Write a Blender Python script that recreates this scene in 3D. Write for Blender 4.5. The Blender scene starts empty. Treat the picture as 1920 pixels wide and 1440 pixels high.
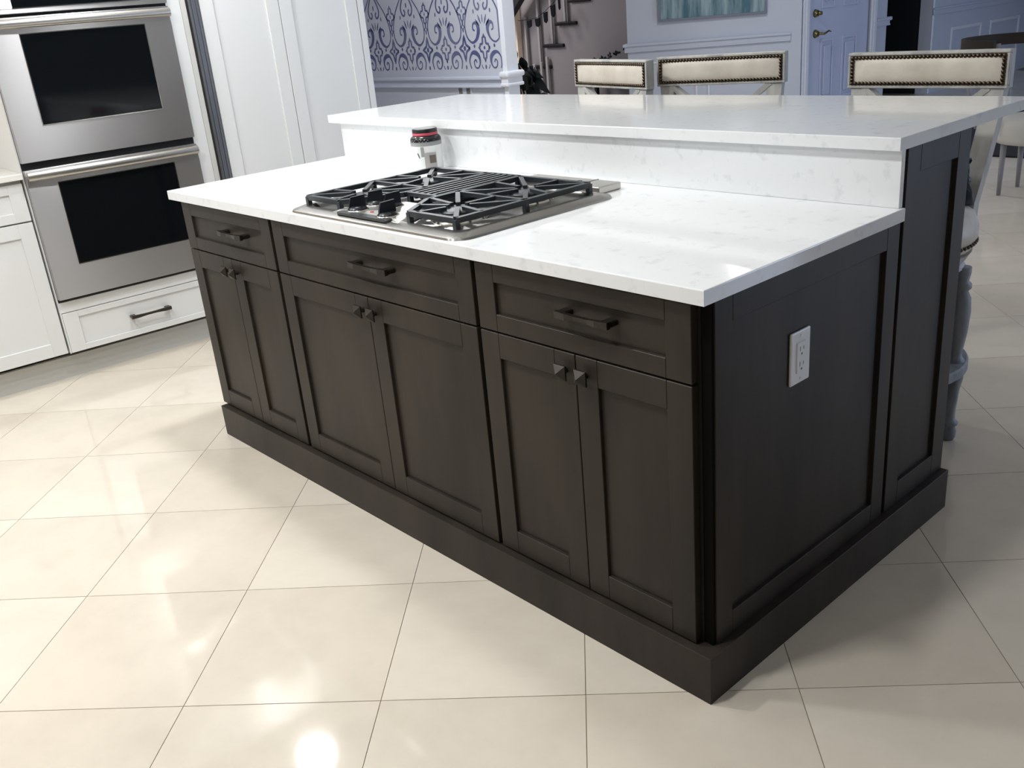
import bpy, bmesh, math, random
from mathutils import Matrix, Vector
random.seed(7)
S = bpy.context.scene
COL = S.collection
PI = math.pi

# ------------------------------------------------------------------ camera
CX, CY, CZ = 0.984, -1.3119, 1.417
YAW, PITCH, ROLL, FPX = -0.8637, 0.3815, -0.0928, 1773.5
def cam_axes():
    cy, sy, cp, sp = math.cos(YAW), math.sin(YAW), math.cos(PITCH), math.sin(PITCH)
    f = Vector((sy*cp, cy*cp, -sp)); r = Vector((cy, -sy, 0)); u = r.cross(f)
    c, s = math.cos(ROLL), math.sin(ROLL)
    return (c*r + s*u, -s*r + c*u, f)
RX, UX, FX = cam_axes()
cd = bpy.data.cameras.new('camera'); cam = bpy.data.objects.new('camera', cd); COL.objects.link(cam)
cam.matrix_world = Matrix(((RX.x, UX.x, -FX.x, CX), (RX.y, UX.y, -FX.y, CY), (RX.z, UX.z, -FX.z, CZ), (0, 0, 0, 1)))
cd.sensor_fit = 'HORIZONTAL'; cd.sensor_width = 36; cd.lens = 36*FPX/1920; cd.clip_start = 0.05; cd.clip_end = 80
S.camera = cam

# ------------------------------------------------------------------ world, light, exposure
S.view_settings.view_transform = 'Standard'; S.view_settings.look = 'None'
S.view_settings.gamma = 1; S.view_settings.use_curve_mapping = False
S.view_settings.exposure = 0.45
W = bpy.data.worlds.new('world'); S.world = W; W.use_nodes = True
W.node_tree.nodes['Background'].inputs[0].default_value = (0.62, 0.72, 1, 1)
W.node_tree.nodes['Background'].inputs[1].default_value = 0.35
CEIL = 2.50
def area(name, loc, size, power, color, rot=(0, 0, 0), sizey=None, shape='DISK'):
    l = bpy.data.lights.new(name, 'AREA'); l.shape = shape if sizey is None else 'RECTANGLE'
    l.size = size
    if sizey: l.size_y = sizey
    l.energy = power; l.color = color
    o = bpy.data.objects.new(name, l); COL.objects.link(o); o.location = loc; o.rotation_euler = rot
    return o
WARM = (0.975, 0.99, 1.0)
CANS = [(-0.40, -0.72, 11), (-1.62, -0.88, 13), (-2.75, -0.80, 8), (-0.90, -2.30, 11), (-2.30, -2.20, 11), (-3.3, -1.9, 6),
        (-3.12, 0.47, 8), (-2.0, 0.35, 15), (-3.9, 2.35, 24), (-3.7, 5.4, 15)]  # cans over worktop, wallpaper and picture wall are added to brighten them
for x, y, p in CANS:
    area('can_lamp', (x, y, CEIL-0.035), 0.17 if p > 5 else 0.09, p, WARM)
# daylight: a large window in the right wall, and an added bluish fill light for the far room
area('window_daylight', (4.35, 6.4, 1.6), 3.4, 116, (0.58, 0.72, 1.0), (0, math.radians(90), 0), 1.9)
area('dining_fill', (0.9, 12.6, 1.5), 2.6, 24, (0.55, 0.68, 1.0), (math.radians(-90), 0, 0), 1.8)
area('hall_fill', (-8.4, 5.4, CEIL-0.05), 0.8, 32, (0.95, 0.95, 1.0))  # added light without a fixture, brightens the stair hall

area('stair_fill', (-8.0, 6.1, 2.3), 0.15, 7, (1.0, 0.88, 0.78))  # added warm light, no fixture, brightens the peach jamb

# ------------------------------------------------------------------ materials
def lin(c):
    return tuple(((v/255)/12.92 if v/255 <= .04045 else (((v/255)+.055)/1.055)**2.4) for v in c) + (1,)
MATS = {}
def mat(name, rgb, rough=.5, metal=0, spec=.5, noise=None, bump=None, coat=0, aniso=0, emit=0, trans=0, alpha=1):
    m = bpy.data.materials.new(name); m.use_nodes = True; nt = m.node_tree
    b = nt.nodes['Principled BSDF']; c = lin(rgb)
    b.inputs['Base Color'].default_value = c; b.inputs['Roughness'].default_value = rough
    b.inputs['Metallic'].default_value = metal; b.inputs['Specular IOR Level'].default_value = spec
    b.inputs['Coat Weight'].default_value = coat; b.inputs['Coat Roughness'].default_value = .06
    if trans: b.inputs['Transmission Weight'].default_value = trans
    if alpha < 1: b.inputs['Alpha'].default_value = alpha
    if emit:
        b.inputs['Emission Color'].default_value = c; b.inputs['Emission Strength'].default_value = emit
    tc = nt.nodes.new('ShaderNodeTexCoord')
    if noise:          # (second colour, scale xyz, detail, low, high)
        c2, sc, det, lo, hi = noise
        mp = nt.nodes.new('ShaderNodeMapping'); mp.inputs['Scale'].default_value = sc
        nz = nt.nodes.new('ShaderNodeTexNoise'); nz.inputs['Scale'].default_value = 1; nz.inputs['Detail'].default_value = det
        nz.inputs['Roughness'].default_value = .6
        rp = nt.nodes.new('ShaderNodeMapRange'); rp.inputs['From Min'].default_value = lo; rp.inputs['From Max'].default_value = hi
        mx = nt.nodes.new('ShaderNodeMix'); mx.data_type = 'RGBA'
        mx.inputs['A'].default_value = c; mx.inputs['B'].default_value = lin(c2)
        L = nt.links.new
        L(tc.outputs['Object'], mp.inputs['Vector']); L(mp.outputs['Vector'], nz.inputs['Vector'])
        L(nz.outputs['Fac'], rp.inputs['Value']); L(rp.outputs['Result'], mx.inputs['Factor']); L(mx.outputs['Result'], b.inputs['Base Color'])
    if bump:           # (scale xyz, strength)
        sc, st = bump
        mp = nt.nodes.new('ShaderNodeMapping'); mp.inputs['Scale'].default_value = sc
        nz = nt.nodes.new('ShaderNodeTexNoise'); nz.inputs['Scale'].default_value = 1; nz.inputs['Detail'].default_value = 3
        bp = nt.nodes.new('ShaderNodeBump'); bp.inputs['Strength'].default_value = st; bp.inputs['Distance'].default_value = .002
        L = nt.links.new
        L(tc.outputs['Object'], mp.inputs['Vector']); L(mp.outputs['Vector'], nz.inputs['Vector'])
        L(nz.outputs['Fac'], bp.inputs['Height']); L(bp.outputs['Normal'], b.inputs['Normal'])
    if aniso:
        b.inputs['Anisotropic'].default_value = aniso; b.inputs['Anisotropic Rotation'].default_value = .25
        tg = nt.nodes.new('ShaderNodeTangent'); tg.direction_type = 'UV_MAP'; tg.uv_map = 'UVMap'
        nt.links.new(tg.outputs['Tangent'], b.inputs['Tangent'])
    MATS[name] = m
    return m
m_tile = mat('polished_porcelain', (222, 212, 196), .07, spec=.5, noise=((206, 196, 181), (2.2, 2.2, 2.2), 5, .42, .72))
m_tile2 = mat('polished_porcelain_pale', (226, 217, 202), .07, spec=.5, noise=((210, 200, 185), (1.7, 3.1, 2.2), 5, .40, .75))
m_grout = mat('grout', (150, 140, 127), .8)
m_ceil = mat('ceiling_paint', (240, 240, 238), .9)
m_wall = mat('wall_paint_pale', (120, 120, 124), .7)
m_wallblue = mat('wall_paint_blue_grey', (196, 202, 216), .6)
m_hall = mat('hall_paint_grey', (142, 138, 142), .7)
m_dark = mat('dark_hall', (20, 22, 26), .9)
m_trim = mat('trim_white', (226, 229, 236), .35)
m_door = mat('door_paint', (196, 203, 226), .4)
m_peach = mat('peach_paint', (252, 232, 212), .5)
m_splash = mat('backsplash_beige', (226, 214, 200), .3)
m_quartz = mat('white_quartz', (238, 240, 241), .09, noise=((222, 224, 227), (26, 26, 26), 8, .56, .72))
m_quartz2 = mat('white_quartz_left', (232, 230, 224), .1)
m_wood = mat('dark_stained_maple', (58, 52, 46), .38, spec=.17, noise=((42, 38, 34), (5, 5, 1.3), 5, .38, .68), bump=((60, 60, 9), .08))
m_wooddark = mat('dark_stained_filler', (30, 27, 25), .6)
m_shade = mat('shade_black', (12, 11, 10), .8, spec=.1)
m_white = mat('white_cabinet_lacquer', (228, 229, 228), .32)
m_kick = mat('kick_board', (206, 205, 200), .5)
m_steel = mat('brushed_steel', (188, 187, 188), .38, metal=1, aniso=.9)
m_steel2 = mat('satin_steel', (190, 187, 182), .33, metal=1)
m_traysteel = mat('tray_steel', (160, 158, 154), .27, metal=1)
m_steelstrip = mat('trim_steel', (140, 140, 142), .35, metal=1)
m_bright = mat('polished_aluminium', (225, 222, 214), .18, metal=1)
m_glass = mat('oven_black_glass', (13, 16, 19), .06, spec=.35)
m_black = mat('black_slot', (12, 12, 14), .6)
m_iron = mat('cast_iron_enamel', (40, 46, 52), .42, spec=.5)
m_knob = mat('black_knob_plastic', (22, 26, 32), .3)
m_strip = mat('control_strip', (58, 62, 62), .3)
m_red = mat('indicator_red', (190, 40, 40), .3)
m_bronze = mat('dark_bronze', (62, 56, 50), .36, metal=.6)
m_pewter = mat('pewter_edge', (58, 54, 50), .32, metal=.7)
m_outlet = mat('outlet_plastic', (232, 234, 236), .3)
m_slot = mat('outlet_slot', (120, 118, 110), .6)
m_cream = mat('cream_leather', (226, 219, 206), .45, noise=((210, 202, 188), (14, 14, 14), 4, .4, .7))
m_stool = mat('whitewashed_wood', (198, 196, 190), .5, noise=((160, 162, 162), (18, 18, 5), 5, .45, .7))
m_stoolleg = mat('grey_washed_wood', (150, 156, 164), .5, noise=((112, 118, 128), (22, 22, 7), 5, .42, .68))
m_nail = mat('antique_nail', (96, 84, 72), .28, metal=1)
m_bow = mat('slate_iron', (70, 78, 92), .45, metal=.4)
m_jar = mat('jar_frost', (226, 228, 226), .15, spec=.5)
m_jarshoulder = mat('jar_black_print', (34, 36, 38), .2)
m_jargrey = mat('jar_grey_print', (150, 152, 152), .2)
m_jarlabel = mat('jar_label', (164, 162, 160), .3)
m_jarblot = mat('jar_label_picture', (98, 90, 82), .4)
m_cap = mat('jar_cap', (40, 42, 42), .3)
m_pink = mat('jar_band', (206, 78, 98), .35)
m_dots = mat('white_print', (240, 240, 240), .4)
m_print = mat('indigo_stencil', (78, 84, 128), .7, noise=((112, 116, 146), (6, 6, 6), 3, .4, .7))
m_paper = mat('wallpaper_ground', (194, 198, 208), .65)
m_leaf = mat('dark_leaf', (22, 34, 36), .6, spec=.2)
m_pot = mat('dark_pot', (40, 38, 40), .5)
m_tread = mat('dark_tread', (30, 28, 32), .5, spec=.2)
m_rail = mat('dark_handrail', (36, 36, 44), .4)
m_baluster = mat('baluster_white', (165, 162, 164), .5)
m_rug = mat('navy_rug', (16, 19, 26), .95, noise=((30, 34, 42), (8, 60, 8), 3, .4, .7))
m_table = mat('dark_table', (44, 38, 34), .7, spec=.25)
m_greyleg = mat('grey_painted_leg', (130, 130, 134), .5)
m_linen = mat('pale_linen', (190, 188, 184), .9)
m_brass = mat('aged_brass', (140, 132, 92), .25, metal=1)
m_frame = mat('picture_frame', (120, 128, 142), .4)
m_flag = mat('dark_bunting', (24, 26, 32), .9, spec=.1)
m_lampface = mat('lamp_lens', (255, 240, 215), .5, emit=2.5)
# abstract canvas: vertical strokes of teal and grey
m_canvas = mat('abstract_canvas', (150, 172, 180), .6, noise=((70, 108, 122), (14, 14, 1.6), 4, .38, .62))
m_windowpane = mat('window_glow', (200, 220, 255), .5, emit=1.2)

# ------------------------------------------------------------------ mesh helpers
def NB(): return bmesh.new()
def bx(bm, x0, x1, y0, y1, z0, z1, bev=0, seg=1):
    r = bmesh.ops.create_cube(bm, size=1)
    vs = r['verts']
    for v in vs:
        v.co = Vector((x0 + (v.co.x+.5)*(x1-x0), y0 + (v.co.y+.5)*(y1-y0), z0 + (v.co.z+.5)*(z1-z0)))
    if bev:
        es = list({e for v in vs for e in v.link_edges})
        bmesh.ops.bevel(bm, geom=es, offset=bev, segments=seg, affect='EDGES', profile=.5)
def cyl(bm, p0, p1, r0, r1=None, seg=16, cap=True):
    p0, p1 = Vector(p0), Vector(p1); r1 = r0 if r1 is None else r1
    d = p1 - p0; q = d.to_track_quat('Z', 'Y').to_matrix().to_4x4()
    M = Matrix.Translation((p0+p1)/2) @ q
    bmesh.ops.create_cone(bm, cap_ends=cap, segments=seg, radius1=r0, radius2=r1, depth=d.length, matrix=M)
def tube(bm, pts, r, seg=8, w=None):
    """swept tube; w gives (half width, half height) for a flat bar"""
    pts = [Vector(p) for p in pts]; rings = []
    for i, p in enumerate(pts):
        a = pts[max(i-1, 0)]; b = pts[min(i+1, len(pts)-1)]
        d = (b-a).normalized(); up = Vector((0, 0, 1)) if abs(d.z) < .95 else Vector((0, 1, 0))
        s = d.cross(up).normalized(); t = s.cross(d).normalized()
        rr = r[i] if isinstance(r, (list, tuple)) else r
        ring = []
        if w:
            for a_, b_ in ((-1, -1), (1, -1), (1, 1), (-1, 1)):
                ring.append(bm.verts.new(p + s*w[0]*a_ + t*w[1]*b_))
        else:
            for k in range(seg):
                an = 2*PI*k/seg
                ring.append(bm.verts.new(p + s*math.cos(an)*rr + t*math.sin(an)*rr))
        rings.append(ring)
    n = len(rings[0])
    for i in range(len(rings)-1):
        for k in range(n):
            bm.faces.new((rings[i][k], rings[i][(k+1) % n], rings[i+1][(k+1) % n], rings[i+1][k]))
    bm.faces.new(rings[0][::-1]); bm.faces.new(rings[-1])
def lathe(bm, prof, c=(0, 0, 0), seg=24, sx=1, sy=1):
    rings = []
    for r, z in prof:
        if r < 1e-5: rings.append([bm.verts.new((c[0], c[1], c[2]+z))])
        else: rings.append([bm.verts.new((c[0]+r*sx*math.cos(2*PI*k/seg), c[1]+r*sy*math.sin(2*PI*k/seg), c[2]+z)) for k in range(seg)])
    for a, b in zip(rings, rings[1:]):
        for k in range(seg):
            k2 = (k+1) % seg
            if len(a) == 1 and len(b) == 1: continue
            if len(a) == 1: bm.faces.new((a[0], b[k], b[k2])) if False else bm.faces.new((a[0], b[k2], b[k]))
            elif len(b) == 1: bm.faces.new((a[k], a[k2], b[0]))
            else: bm.faces.new((a[k], a[k2], b[k2], b[k]))
def prism(bm, pts, z0, z1, bev=0):
    lo = [bm.verts.new((x, y, z0)) for x, y in pts]; hi = [bm.verts.new((x, y, z1)) for x, y in pts]
    n = len(pts); fs = [bm.faces.new(lo[::-1]), bm.faces.new(hi)]
    for i in range(n): bm.faces.new((lo[i], lo[(i+1) % n], hi[(i+1) % n], hi[i]))
    if bev:
        es = list({e for v in hi for e in v.link_edges if all(w in hi for w in e.verts)})
        bmesh.ops.bevel(bm, geom=es, offset=bev, segments=3, affect='EDGES', profile=.5)
def rrect(x0, x1, y0, y1, r, n=6):
    P = []
    for cx, cy, a0 in ((x1-r, y1-r, 0), (x0+r, y1-r, 90), (x0+r, y0+r, 180), (x1-r, y0+r, 270)):
        for k in range(n+1):
            a = math.radians(a0 + 90*k/n); P.append((cx+r*math.cos(a), cy+r*math.sin(a)))
    return P
def obj(name, bm, m, parent=None, smooth=False, uv=False):
    me = bpy.data.meshes.new(name)
    bmesh.ops.recalc_face_normals(bm, faces=bm.faces[:])
    if uv:
        L = bm.loops.layers.uv.new('UVMap')
        for f in bm.faces:
            for l in f.loops: l[L].uv = (l.vert.co.x, l.vert.co.z + l.vert.co.y*.01)
    bm.to_mesh(me); bm.free()
    me.materials.append(m)
    if smooth:
        for p in me.polygons: p.use_smooth = True
    o = bpy.data.objects.new(name, me); COL.objects.link(o)
    if parent: o.parent = parent
    return o
def autosmooth(o, ang=40):
    me = o.data
    for p in me.polygons: p.use_smooth = True
    me.set_sharp_from_angle(angle=math.radians(ang))
    md = o.modifiers.new('weighted', 'WEIGHTED_NORMAL'); md.keep_sharp = True; md.weight = 100
    return o
def tag(o, label, cat, group=None):
    o['label'] = label; o['category'] = cat
    if group: o['group'] = group
    return o
def thing(name, label, cat, loc=(0, 0, 0), rz=0, group=None, M=None):
    o = bpy.data.objects.new(name, None); COL.objects.link(o); o.empty_display_size = .05
    if M is not None: o.matrix_world = M
    else: o.location = loc; o.rotation_euler = (0, 0, rz)
    return tag(o, label, cat, group)
def struct(name, bm, m, M=None, smooth=False, parent=None):
    o = obj(name, bm, m, parent, smooth)
    if M is not None: o.matrix_world = M
    o['kind'] = 'structure'
    return o
def copy_tree(o, parent=None):
    c = o.copy(); COL.objects.link(c)
    if parent: c.parent = parent
    for ch in list(o.children):
        k = ch.copy(); COL.objects.link(k); k.parent = c
        for g in list(ch.children):
            q = g.copy(); COL.objects.link(q); q.parent = k
    return c

# ------------------------------------------------------------------ floor: slab with diagonal tiles
TS, TA, TX, TY = 0.4578, 0.7699, -1.2068, -1.1095
bm = NB(); bx(bm, -9.5, 4.5, -4.5, 13.2, -.06, -.0025)
floor = struct('floor', bm, m_grout)
ca, sa = math.cos(TA), math.sin(TA)
g = .0010
bm = NB(); bx(bm, g, TS-g, g, TS-g, -.010, 0)
for f in list(bm.faces): pass
proto = []
for mm in (m_tile, m_tile2):
    b2 = bm.copy(); me = bpy.data.meshes.new('tile'); b2.to_mesh(me); b2.free(); me.materials.append(mm); proto.append(me)
bm.free()
def project(p):
    d = Vector(p) - Vector((CX, CY, CZ)); z = d.dot(FX)
    if z < .05: return None
    return 960 + FPX*d.dot(RX)/z, 720 - FPX*d.dot(UX)/z, z
cand, rest = [], []
for i in range(-26, 30):
    for j in range(-26, 36):
        x = TX + TS*(i*ca - j*sa); y = TY + TS*(i*sa + j*ca)
        cs = [(x + TS*(a*ca - b*sa), y + TS*(a*sa + b*ca)) for a, b in ((0, 0), (1, 0), (1, 1), (0, 1))]
        if not all(-9.4 < u < 4.4 and -4.4 < v < 13.1 for u, v in cs): continue
        pr = [project((u, v, 0)) for u, v in cs]
        inn = all(pr) and max(q[0] for q in pr) > -60 and min(q[0] for q in pr) < 1980 and max(q[1] for q in pr) > 0 and min(q[1] for q in pr) < 1500
        near = math.hypot(x-CX, y-CY)
        (cand if inn or (near < 1.2) else rest).append((near, x, y))
cand.sort()
parts, more = cand[:290], cand[290:] + rest
for n, (d, x, y) in enumerate(parts):
    o = bpy.data.objects.new('tile', proto[n*7 % 2]); COL.objects.link(o); o.parent = floor
    o.matrix_world = Matrix.Translation((x, y, random.uniform(-.0002, 0))) @ Matrix.Rotation(TA, 4, 'Z')
bm = NB()
for d, x, y in more:
    vs = [bm.verts.new((x + (a*ca - b*sa), y + (a*sa + b*ca), 0)) for a, b in ((g, g), (TS-g, g), (TS-g, TS-g), (g, TS-g))]
    bm.faces.new(vs)
o = obj('distant_tiles', bm, m_tile, floor); o['kind'] = 'stuff'

# ------------------------------------------------------------------ room shell
bm = NB(); bx(bm, -9.5, 4.5, -4.5, 13.2, CEIL, CEIL+.1); struct('ceiling', bm, m_ceil)
bm = NB(); bx(bm, 4.5, 4.6, -4.5, 13.2, 0, CEIL); struct('wall_right', bm, m_wall)
bm = NB(); bx(bm, -4.2, 4.5, -4.6, -4.5, 0, CEIL); struct('wall_front', bm, m_wall)
bm = NB(); bx(bm, -9.5, 4.5, 13.2, 13.3, 0, CEIL); struct('wall_far', bm, m_wall)
bm = NB(); bx(bm, -9.6, -9.5, 3.4, 13.2, 0, CEIL); struct('wall_stair', bm, m_hall)

# left run frame: local x runs away along the wall, local -y faces the room
ML = Matrix.Translation((-3.41, -.45, 0)) @ Matrix.Rotation(math.radians(87.75), 4, 'Z')
bm = NB(); bx(bm, -4.1, 2.35, .64, .74, 0, CEIL); struct('wall_left', bm, m_splash, ML)
# wallpapered back wall (faces -Y at y = 3.4)
bm = NB(); bx(bm, -9.5, -4.30, 3.4, 3.50, 0, CEIL); struct('wall_back', bm, m_paper)
bm = NB(); bx(bm, -4.30, -4.255, 3.390, 3.502, 0, CEIL, .003); struct('trim_1', bm, m_trim)      # end pilaster
def rail_prof(bm, x0, x1, y, z, s=1):
    # moulded chair rail hugging a wall whose face is at y, projecting towards -y
    bx(bm, x0, x1, y-.018*s, y, z-.055, z, .003)
    bx(bm, x0, x1, y-.036*s, y, z-.006, z+.018, .006, 2)
    bx(bm, x0, x1, y-.026*s, y, z-.062, z-.046, .005, 2)
bm = NB(); rail_prof(bm, -7.0, -4.30, 3.4, .922); struct('trim_2', bm, m_wallblue)
bm = NB()
bx(bm, -4.318, -4.222, 3.357, 3.535, .930, .972, .016, 3); bx(bm, -4.310, -4.238, 3.372, 3.520, .885, .935, .006, 2)
bx(bm, -4.315, -4.230, 3.364, 3.528, .868, .892, .009, 3); struct('trim_3', bm, m_trim)
bm = NB(); bx(bm, -7, -4.30, 3.385, 3.4, 0, .13, .003); struct('baseboard_back', bm, m_trim)

# wallpaper print: scroll stencil, flat ribbons lying on the wall
def ribbon(bm, pts, w, ox, flip=1, y=3.3988):
    pts = [Vector((ox + flip*px, 0, pz)) for px, pz in pts]
    n = len(pts); L = []; R = []
    for i, p in enumerate(pts):
        d = (pts[min(i+1, n-1)] - pts[max(i-1, 0)]).normalized(); s = Vector((-d.z, 0, d.x))
        ww = (w[i] if isinstance(w, list) else w) * .5
        a, b = p + s*ww, p - s*ww
        L.append(bm.verts.new((a.x, y, a.z))); R.append(bm.verts.new((b.x, y, b.z)))
    for i in range(n-1): bm.faces.new((L[i], L[i+1], R[i+1], R[i]))
def spline(P, k=6):
    out = []; n = len(P)
    for i in range(n-1):
        p0, p1, p2, p3 = P[max(i-1, 0)], P[i], P[i+1], P[min(i+2, n-1)]
        for j in range(k):
            t = j/k
            out.append(tuple(.5*((2*p1[c]) + (-p0[c]+p2[c])*t + (2*p0[c]-5*p1[c]+4*p2[c]-p3[c])*t*t + (-p0[c]+3*p1[c]-3*p2[c]+p3[c])*t**3) for c in (0, 1)))
    out.append(P[-1]); return out
def spiral(cx, cz, r0, r1, a0, turns, n=26):
    return [(cx + (r0+(r1-r0)*i/n)*math.cos(a0+turns*2*PI*i/n), cz + (r0+(r1-r0)*i/n)*math.sin(a0+turns*2*PI*i/n)) for i in range(n+1)]
def taper(n, a, b, c): return [a+(b-a)*min(1, 2*i/n) if i < n/2 else b+(c-b)*(2*i/n-1) for i in range(n+1)]
bm = NB()
PW = .4428
def blob(cx, cz, rx, rz, ox, n=8):
    vs = [bm.verts.new((ox+cx+rx*math.cos(2*PI*k/n), 3.3988, cz+rz*math.sin(2*PI*k/n))) for k in range(n)]
    bm.faces.new(vs)
def diamond(cx, cz, a, b, w, ox, quatre=False):
    P = []
    for q in range(4):
        t0 = q*PI/2
        for k in range(8):
            t = k/8
            A = (math.cos(t0)*a, math.sin(t0)*b); B = (math.cos(t0+PI/2)*a, math.sin(t0+PI/2)*b)
            f = 1 - (.42 if not quatre else .30)*math.sin(PI*t)*(1 if not quatre else abs(math.cos(2*PI*t))*1.2)
            P.append((cx+(A[0]*(1-t)+B[0]*t)*f, cz+(A[1]*(1-t)+B[1]*t)*f))
    P.append(P[0]); ribbon(bm, P, w, ox)
for kx in range(-4, 2):
    ax = -4.93 + PW*kx          # axis of the ogee motif
    for tier in range(3):
        dz = .52*tier
        if ax < -6.6: continue
        on = lambda x: x < -4.35
        if on(ax+.06):
            diamond(0, 1.137+dz, .060, .092, .017, ax, True); blob(0, 1.137+dz, .011, .013, ax)
            for s in (-1, 1):
                # big inward scrolls
                P = spline([(.015, 1.60+dz), (.07, 1.52+dz), (.15, 1.42+dz), (.195, 1.31+dz), (.185, 1.22+dz), (.13, 1.175+dz), (.075, 1.20+dz), (.05, 1.26+dz), (.07, 1.305+dz), (.105, 1.30+dz), (.11, 1.265+dz), (.09, 1.255+dz)])
                P = [p for p in P if ax+s*p[0] < -4.312]
                if len(P) > 3: ribbon(bm, P, [.012+.022*math.exp(-((i/len(P)-.62)/.13)**2) for i in range(len(P))], ax, s)
                # inner small scrolls
                P = spline([(.03, 1.54+dz), (.07, 1.46+dz), (.062, 1.41+dz), (.035, 1.395+dz), (.022, 1.42+dz), (.035, 1.44+dz)], 5)
                P = [p for p in P if ax+s*p[0] < -4.312]
                if len(P) > 3: ribbon(bm, P, .015, ax, s)
                for px, pz, qx, qz in ((.02, 1.30, .045, 1.36), (.035, 1.285, .075, 1.33)):
                    if ax+s*qx < -4.32: ribbon(bm, [(px, pz+dz), ((px+qx)/2, (pz+qz)/2+dz), (qx, qz+dz)], [.006, .017, .006], ax, s)
                if ax+s*.09 < -4.32: blob(s*.09, 1.385+dz, .007, .016, ax)
                if ax+s*.115 < -4.32: blob(s*.11, 1.150+dz, .010, .013, ax)
                if tier == 0:
                    # lower row of upward scrolls, cut off at the paper's edge
                    P = spline([(.165, .995), (.178, 1.05), (.15, 1.098), (.11, 1.105), (.07, 1.08), (.062, 1.035), (.085, 1.0), (.118, 1.005), (.128, 1.04), (.108, 1.056), (.098, 1.035)])
                    P = [p for p in P if ax+s*p[0] < -4.312]
                    if len(P) > 3: ribbon(bm, P, [.011+.022*math.exp(-((i/len(P)-.32)/.14)**2) for i in range(len(P))], ax, s)
                    if ax+s*.045 < -4.32: ribbon(bm, [(.03, .992), (.04, 1.005), (.045, 1.02)], .008, ax, s)
            blob(0, 1.335+dz, .005, .03, ax); blob(0, 1.47+dz, .008, .02, ax)
            if tier == 0: blob(0, 1.005, .009, .016, ax); blob(0, 1.045, .005, .01, ax)
        bx2 = ax + PW/2
        if on(bx2+.06):
            diamond(0, 1.137+dz, .060, .092, .018, bx2); blob(0, 1.137+dz, .014, .018, bx2)
            diamond(0, 1.395+dz, .056, .080, .015, bx2, True); blob(0, 1.395+dz, .006, .014, bx2)
            diamond(0, 1.285+dz, .020, .038, .008, bx2)
            if tier == 0: blob(0, 1.005, .009, .016, bx2)
for v in bm.verts: v.co.y = 3.3988
w = obj('wallpaper_print', bm, m_print, bpy.data.objects['wall_back']); w['kind'] = 'stuff'

# hall behind: grey stair wall, warm jamb
bm = NB(); bx(bm, -9.5, -5.5, 6.95, 7.3, 0, CEIL); struct('wall_hall', bm, m_hall)
bm = NB(); bx(bm, -8.00, -7.905, 6.87, 6.95, 0, CEIL, .004); struct('trim_4', bm, m_peach)
bm = NB(); rail_prof(bm, -6.9, -5.6, 6.95, .915); struct('trim_5', bm, m_hall)
# angled picture wall
MP = Matrix.Translation((-5.80, 6.45, 0)) @ Matrix.Rotation(math.radians(31.77), 4, 'Z')
bm = NB(); bx(bm, 0, 1.70, 0, .14, 0, CEIL, .003); struct('wall_picture', bm, m_wallblue, MP)
bm = NB(); rail_prof(bm, -.03, 1.60, 0, .905); bx(bm, -.045, .0, -.04, .18, .895, .925, .008, 2); struct('trim_6', bm, m_wallblue, MP)
def mould(bm, x0, x1, z0, z1, y, w=.022, d=.012):
    bx(bm, x0, x0+w, y-d, y, z0, z1, .004); bx(bm, x1-w, x1, y-d, y, z0, z1, .004)
    bx(bm, x0+w, x1-w, y-d, y, z0, z0+w, .004); bx(bm, x0+w, x1-w, y-d, y, z1-w, z1, .004)
bm = NB(); mould(bm, .10, .70, .22, .74, 0); mould(bm, .80, 1.50, .22, .74, 0); struct('trim_7', bm, m_trim, MP)
bm = NB(); bx(bm, 0, 1.7, -.016, 0, 0, .15, .003); struct('baseboard_picture', bm, m_trim, MP)
# door wall, faces +X at x = -4.38: local x runs along +Y
MD = Matrix.Translation((-4.38, 0, 0)) @ Matrix.Rotation(math.radians(90), 4, 'Z')
bm = NB()
bx(bm, 7.33, 7.49, 0, .14, 0, CEIL); bx(bm, 8.72, 9.06, 0, .14, 0, CEIL); bx(bm, 7.49, 8.72, 0, .14, 2.35, CEIL)
bx(bm, 9.06, 10.11, 0, .14, 2.35, CEIL); bx(bm, 10.11, 13.2, 0, .14, 0, CEIL)
struct('wall_door', bm, m_wallblue, MD)
bm = NB()
for a, b in ((7.385, 7.50), (8.70, 8.815)):
    bx(bm, a, b, -.022, 0, 0, 2.42, .006); bx(bm, a+.035, b-.03, -.032, -.02, 0, 2.42, .005)
bx(bm, 7.385, 8.815, -.022, 0, 2.33, 2.44, .006); struct('trim_8', bm, m_trim, MD)
bm = NB(); rail_prof(bm, 8.815, 9.10, 0, .905); bx(bm, 9.06, 9.115, -.04, .05, .893, .93, .01, 2); rail_prof(bm, 10.115, 13.1, 0, .93); struct('trim_9', bm, m_wallblue, MD)
bm = NB()
bx(bm, 10.115, 10.15, -.016, 0, 0, 2.42, .006); struct('trim_10', bm, m_trim, MD)
bm = NB()
for a, b in ((10.62, 11.45), (11.70, 12.60)): mould(bm, a, b, .10, .70, 0, .04, .016)
struct('trim_11', bm, m_trim, MD)
# unlit room beyond the opening, its darkness put into near-black walls
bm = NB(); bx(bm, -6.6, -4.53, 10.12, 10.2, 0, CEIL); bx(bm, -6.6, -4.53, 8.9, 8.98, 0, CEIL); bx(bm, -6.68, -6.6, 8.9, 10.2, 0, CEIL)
struct('wall_passage', bm, m_dark)
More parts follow.
